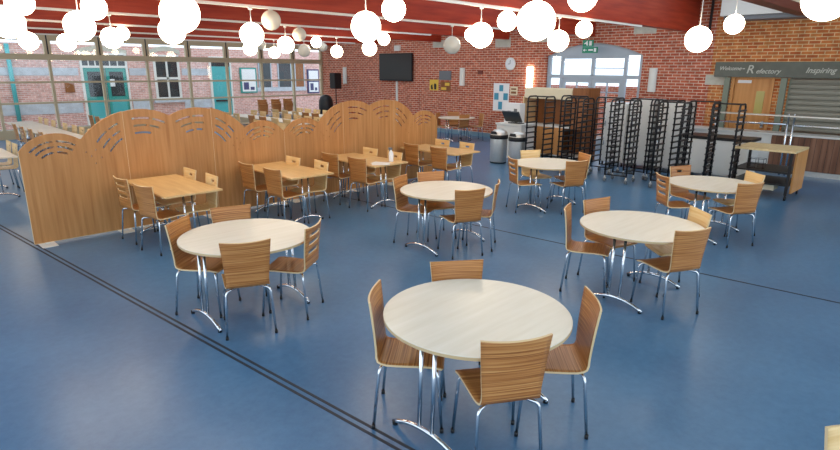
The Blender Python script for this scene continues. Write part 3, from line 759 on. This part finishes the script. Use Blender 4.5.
t = thing('poster', 'small cream framed notice right of the blue and white poster', 'poster', (XB - .02, 11.22, 1.45))
MB().box(0, .0198, -.14, .14, 0, .27).build('frame', M['cream'], t); MB().box(-.003, 0, -.1, .1, .05, .12).box(-.003, 0, -.1, .1, .17, .22).build('print', M['brown'], t)
onwall('fire_alarm_point', 'small red call point on the brick wall between sconce and clock', 'alarm', 12.55, 12.72, 2.1, 2.22, 'maroon', .05)
# exit sign hanging from the beam in front of the doorway
t = thing('exit_sign', 'green hanging exit sign with running figure and arrow before the arched doorway', 'sign', (15.1, 8.47, 2.72))
up = MB().box(-.02, .02, -.16, .16, .17, .35).build('upper_panel', M['green'], t)
lo = MB().box(-.02, .02, -.30, .16, 0, .16).build('lower_panel', M['green'], t)
MB().tube([(0, 0, .35), (0, 0, .469)], .008).build('hanger', M['white'], t)
mb = MB(); mb.box(-.024, -.021, -.12, -.04, .2, .32); mb.prism([(.0, .2), (.03, .2), (.06, .25), (.11, .24), (.11, .26), (.06, .29), (.03, .33), (.01, .33)], -.024, -.021, 'x'); mb.build('pictogram', M['paper'], up)
mb = MB(); mb.prism([(.02, .072), (.08, .072), (.08, .04), (.14, .08), (.08, .12), (.08, .088), (.02, .088)], -.024, -.021, 'x'); mb.box(-.024, -.021, -.27, -.2, .03, .13); mb.box(-.024, -.021, -.17, -.03, .06, .1); mb.build('pictogram', M['paper'], lo)
# speaker on a pole and black covered unit near the window corner
t = thing('loudspeaker', 'black loudspeaker on a slim stand in front of the brick wall near the windows', 'loudspeaker', (14.6, 19.62, 0))
MB().box(-.17, .17, -.19, .19, 1.44, 2.07).build('cabinet', M['black'], t, bevel=.02)
MB().tube([(0, 0, .05), (0, 0, 1.44)], .022, 10).build('pole', M['rack'], t)
for k in range(3):
    a = 2 * math.pi * k / 3 + .3
    MB().tube([(0, 0, .55), (.4 * math.cos(a), .4 * math.sin(a), .015)], .013, 8).build('leg', M['rack'], t)
t = thing('equipment_cover', 'black rounded covered unit standing in the window corner', 'covered equipment', (14.45, 20.15, 0))
MB().lathe([(0, 0), (.3, 0), (.3, .75), (.285, .95), (.22, 1.1), (.1, 1.17), (0, 1.18)], 20).build('cover', M['black'], t)
MB().lathe([(.0, 0), (.33, 0), (.33, .03), (.0, .03)], 20).build('base', M['rack'], t)

# ------------------------------------------------------------------ bins, till counter, cabinet
def bin_(x, y, label):
    t = thing('steel_bin', label, 'bin', (x, y, 0), 0, 'steel bins')
    MB().lathe([(0, .03), (.2, .03), (.21, .04), (.21, .6)], 28).build('body', M['steel'], t)
    MB().lathe([(0, 0), (.2, 0), (.205, .03), (0, .03)], 28).build('base_ring', M['black'], t)
    MB().lathe([(.213, .6), (.225, .605), (.225, .69), (.213, .70)], 28).build('rim', M['black'], t)
    MB().lathe([(.213, .70), (.2, .76), (.12, .82), (0, .835)], 28).build('dome_lid', M['steel'], t)
    MB().prism([(-.1, .72), (.1, .72), (.07, .79), (-.07, .79)], -.222, -.205, 'x').build('flap', M['black'], t)
bin_(11.35, 8.60, 'left brushed steel bin with domed lid'); bin_(11.28, 7.98, 'right brushed steel bin with domed lid')
t = thing('till_counter', 'white low counter behind the steel bins', 'counter', (12.4, 8.87, 0))
MB().box(-.3, .3, -.4, .4, .0, .86).build('body', M['white'], t, bevel=.01); MB().box(-.33, .33, -.42, .42, .86, .90).build('top', M['white'], t, bevel=.006)
t = thing('menu_holder', 'white upright box with printed front on the white counter behind the bins', 'box', (12.55, 9.03, .901))
MB().box(-.12, .12, -.24, .24, 0, .5).build('box', M['paper'], t); MB().box(-.124, -.121, -.16, -.06, .12, .36).box(-.124, -.121, .04, .14, .1, .3).build('print', M['grey'], t)
t = thing('till_monitor', 'black till monitor tilted on the white counter behind the bins', 'monitor', (12.25, 8.80, .901))
Mx = Matrix.Rotation(R(-35), 4, 'Y')
MB().box(-.01, .02, -.26, .26, .06, .38, Mx).build('screen', M['screenblack'], t); MB().box(-.02, .15, -.2, .2, 0, .02).build('stand', M['black'], t); MB().tube([(.08, 0, .02), (-.05, 0, .12)], .03, 10).build('neck', M['black'], t)
t = thing('serving_cabinet', 'tall open beech cabinet with cream header behind the racks', 'cabinet', (13.3, 8.12, 0))
MB().box(-.3, .3, .94, .98, 0, 1.56).build('side_panel', M['edge'], t); MB().box(-.3, .3, -.94, -.9, 0, 1.82).build('side_panel', M['brown'], t)
MB().box(-.31, .3, -.52, .938, 1.52, 1.79).build('header', M['cream'], t, bevel=.02)
part_label(MB().box(-.32, .28, -.9, -.525, .80, 1.82).build('end_door', M['brown'], t), 'brown end door')
MB().box(.26, .3, -.9, .94, 0, 1.5).build('back_panel', M['brown'], t); MB().box(-.28, .26, -.9, .94, .80, .84).build('shelf', M['white'], t); MB().box(-.28, .26, -.9, .94, .06, .1).build('shelf', M['white'], t)
MB().box(-.3, -.27, -.3, .5, .1, .80).build('panel', M['doorwood'], t)

# ------------------------------------------------------------------ tray racks
def make_rack():
    t = thing('tray_rack', '', 'rack', group='black tray racks')
    d, w, h = .2, .225, 1.67
    for s in (-1, 1):
        p = [(-d, s * w, .14), (-d, s * w, h - .08)]
        for k in range(1, 6):
            a = math.pi / 2 * k / 5; p.append((-d + .08 * (1 - math.cos(a)), s * w, h - .08 + .08 * math.sin(a)))
        p += [(-x, y, z) for x, y, z in p[::-1]]
        fr = MB().tube(p, .018, 8).build('side_frame', M['rack'], t)
        mb = MB()
        for k in range(12):
            z = .26 + k * .118
            mb.box(-d, d, s * w - .03, s * w + .03, z - .012, z + .012)
        mb.build('tray_runners', M['rack'], fr)
    for sx in (-1, 1):
        MB().tube([(sx * d, -w, .16), (sx * d, w, .16)], .012).build('base_rail', M['rack'], t)
        MB().tube([(sx * (d - .08), -w, h), (sx * (d - .08), w, h)], .009).build('top_rail', M['rack'], t)
    for sx in (-1, 1):
        for s in (-1, 1):
            c = MB().tube([(sx * d, s * w, .145), (sx * d, s * w, .09)], .012).box(sx * d - .02, sx * d + .02, s * w - .022, s * w + .022, .07, .1).build('castor', M['steel'], t)
            MB().tube([(sx * d + .01, s * w - .016, .05), (sx * d + .01, s * w + .016, .05)], .05, 14).build('wheel', M['grey'], c)
    return t
rk = make_rack()
RK = [(11.2, 7.33), (11.2, 6.37), (11.2, 5.32), (11.25, 4.36), (11.55, 3.5), (12.0, 6.95), (11.95, 6.05), (12.0, 5.3), (11.95, 4.75), (12.05, 4.1)]
rl = ['leftmost black tray rack in the front rank, beside the cabinet', 'second black tray rack from the left in the front rank', 'third black tray rack from the left in the front rank', 'fourth black tray rack from the left in the front rank', 'rightmost black tray rack, just left of the trolley table',
      'black tray rack at the left end of the rear rank', 'second black tray rack from the left in the rear rank', 'third black tray rack from the left in the rear rank', 'fourth black tray rack from the left in the rear rank', 'black tray rack at the right end of the rear rank']
for i, (x, y) in enumerate(RK):
    rz = R([2, -3, 4, 0, 3, -4, 0, 2, -2, 3][i])
    if i == 0: rk.location = (x, y, 0); rk.rotation_euler = (0, 0, rz); rk['label'] = rl[0]
    else: dup(rk, (x, y, 0), rz, rl[i], 'black tray racks')
# pale hot cupboards behind the racks
for k, (y, h) in enumerate([(6.42, 1.5), (5.78, 1.62), (5.10, 1.58)]):
    t = thing('steel_cabinet', 'tall pale steel cabinet behind the black tray racks, %s of three' % ['left', 'middle', 'right'][k], 'cabinet', (13.3, y, 0), 0, 'tall steel cabinets behind the racks')
    MB().box(-.3, .3, -.3, .3, .1, h).build('body', M['palesteel'], t, bevel=.012)
    for s2 in (0, 1):
        dr = MB().box(-.318, -.301, -.29, .29, [.14, .80][s2], [.78, h - .04][s2]).build('door', M['palesteel'], t)
        MB().tube([(-.345, .22, [.5, .95][s2]), (-.345, .22, [.7, 1.2][s2])], .011).tube([(-.345, .22, [.52, .97][s2]), (-.31, .22, [.52, .97][s2])], .008).tube([(-.345, .22, [.68, 1.18][s2]), (-.31, .22, [.68, 1.18][s2])], .008).build('handle', M['chrome'], dr)
    for x in (-.25, .25):
        for yy in (-.25, .25): MB().tube([(x, yy, 0), (x, yy, .1)], .025).build('foot', M['black'], t)
t = thing('hot_cupboard', 'low white hot cupboard behind the right hand tray racks', 'cupboard', (13.3, 4.1, 0))
MB().box(-.35, .35, -.66, .66, .1, .84).build('body', M['white'], t, bevel=.01); MB().box(-.37, .37, -.68, .68, .84, .90).build('top', M['rack'], t)
for y in (-.64, .01): MB().box(-.365, -.351, y, y + .63, .14, .8).build('door', M['white'], t)
for x in (-.3, .3):
    for y in (-.6, .6): MB().tube([(x, y, 0), (x, y, .1)], .03).build('foot', M['black'], t)

# trolley table
t = thing('serving_trolley', 'serving trolley with wooden top, dark shelves and beech end panel', 'trolley', (12.1, 2.84, 0))
MB().box(-.46, .5, -.5, .5, .86, .90).build('top', M['lightply2'], t, bevel=.004)
for sx in (-.42, .46):
    for sy in (-.44, .46):
        l = MB().box(sx - .022, sx + .022, sy - .022, sy + .022, .1, .86).build('leg', M['rack'], t)
        MB().tube([(sx, sy, .1), (sx, sy, .07)], .012).tube([(sx + .01, sy - .014, .04), (sx + .01, sy + .014, .04)], .04, 12).build('castor', M['black'], l)
MB().box(-.44, .48, -.46, .48, .48, .51).build('shelf', M['rack'], t); MB().box(-.44, .48, -.46, .48, .26, .29).build('shelf', M['rack'], t)
part_label(MB().box(-.3, .5, -.5, -.468, .12, .858).build('end_panel', M['doorwood'], t), 'beech end panel')
t = thing('wire_basket', 'small black wire basket on the upper trolley shelf', 'basket', (11.86, 2.98, .5105))
mb = MB()
for z in (0.005, .09, .18): mb.tube([(-.09, -.13, z), (.09, -.13, z), (.09, .13, z), (-.09, .13, z), (-.09, -.13, z)], .004, 6)
for x in (-.09, .09):
    for y in (-.13, 0, .13): mb.tube([(x, y, 0.004), (x, y, .18)], .004, 6)
mb.build('wire_frame', M['rack'], t)
tag(MB().box(11.78, 12.1, 2.62, 3.0, .14, .2595).build('tray_box', M['cream'], bevel=.005), 'pale low box under the trolley shelves', 'box').location = (0, 0, 0)

# ------------------------------------------------------------------ light, camera
wd = bpy.data.worlds.new('sky'); sc.world = wd; wd.use_nodes = True
bg = wd.node_tree.nodes['Background']; bg.inputs[0].default_value = (.74, .87, 1, 1); bg.inputs[1].default_value = 1.65
cd = bpy.data.cameras.new('camera'); cam = bpy.data.objects.new('camera', cd); COL.objects.link(cam); sc.camera = cam
cd.sensor_width = 36; cd.lens = 565 / 840 * 36; cd.clip_start = .05
cam.matrix_world = Matrix.Translation((0, 0, 2.24)) @ Matrix.Rotation(R(-45), 4, 'Z') @ Matrix.Rotation(R(90 - 15.4), 4, 'X') @ Matrix.Rotation(R(.45), 4, 'Z')
vs = sc.view_settings; vs.view_transform = 'Standard'; vs.look = 'None'; vs.gamma = 1; vs.exposure = .3; vs.use_curve_mapping = False
sc.cycles.max_bounces = 8; sc.cycles.diffuse_bounces = 4; sc.cycles.glossy_bounces = 4; sc.cycles.transparent_max_bounces = 12; sc.cycles.use_denoising = True
sc.cycles.sample_clamp_indirect = 6
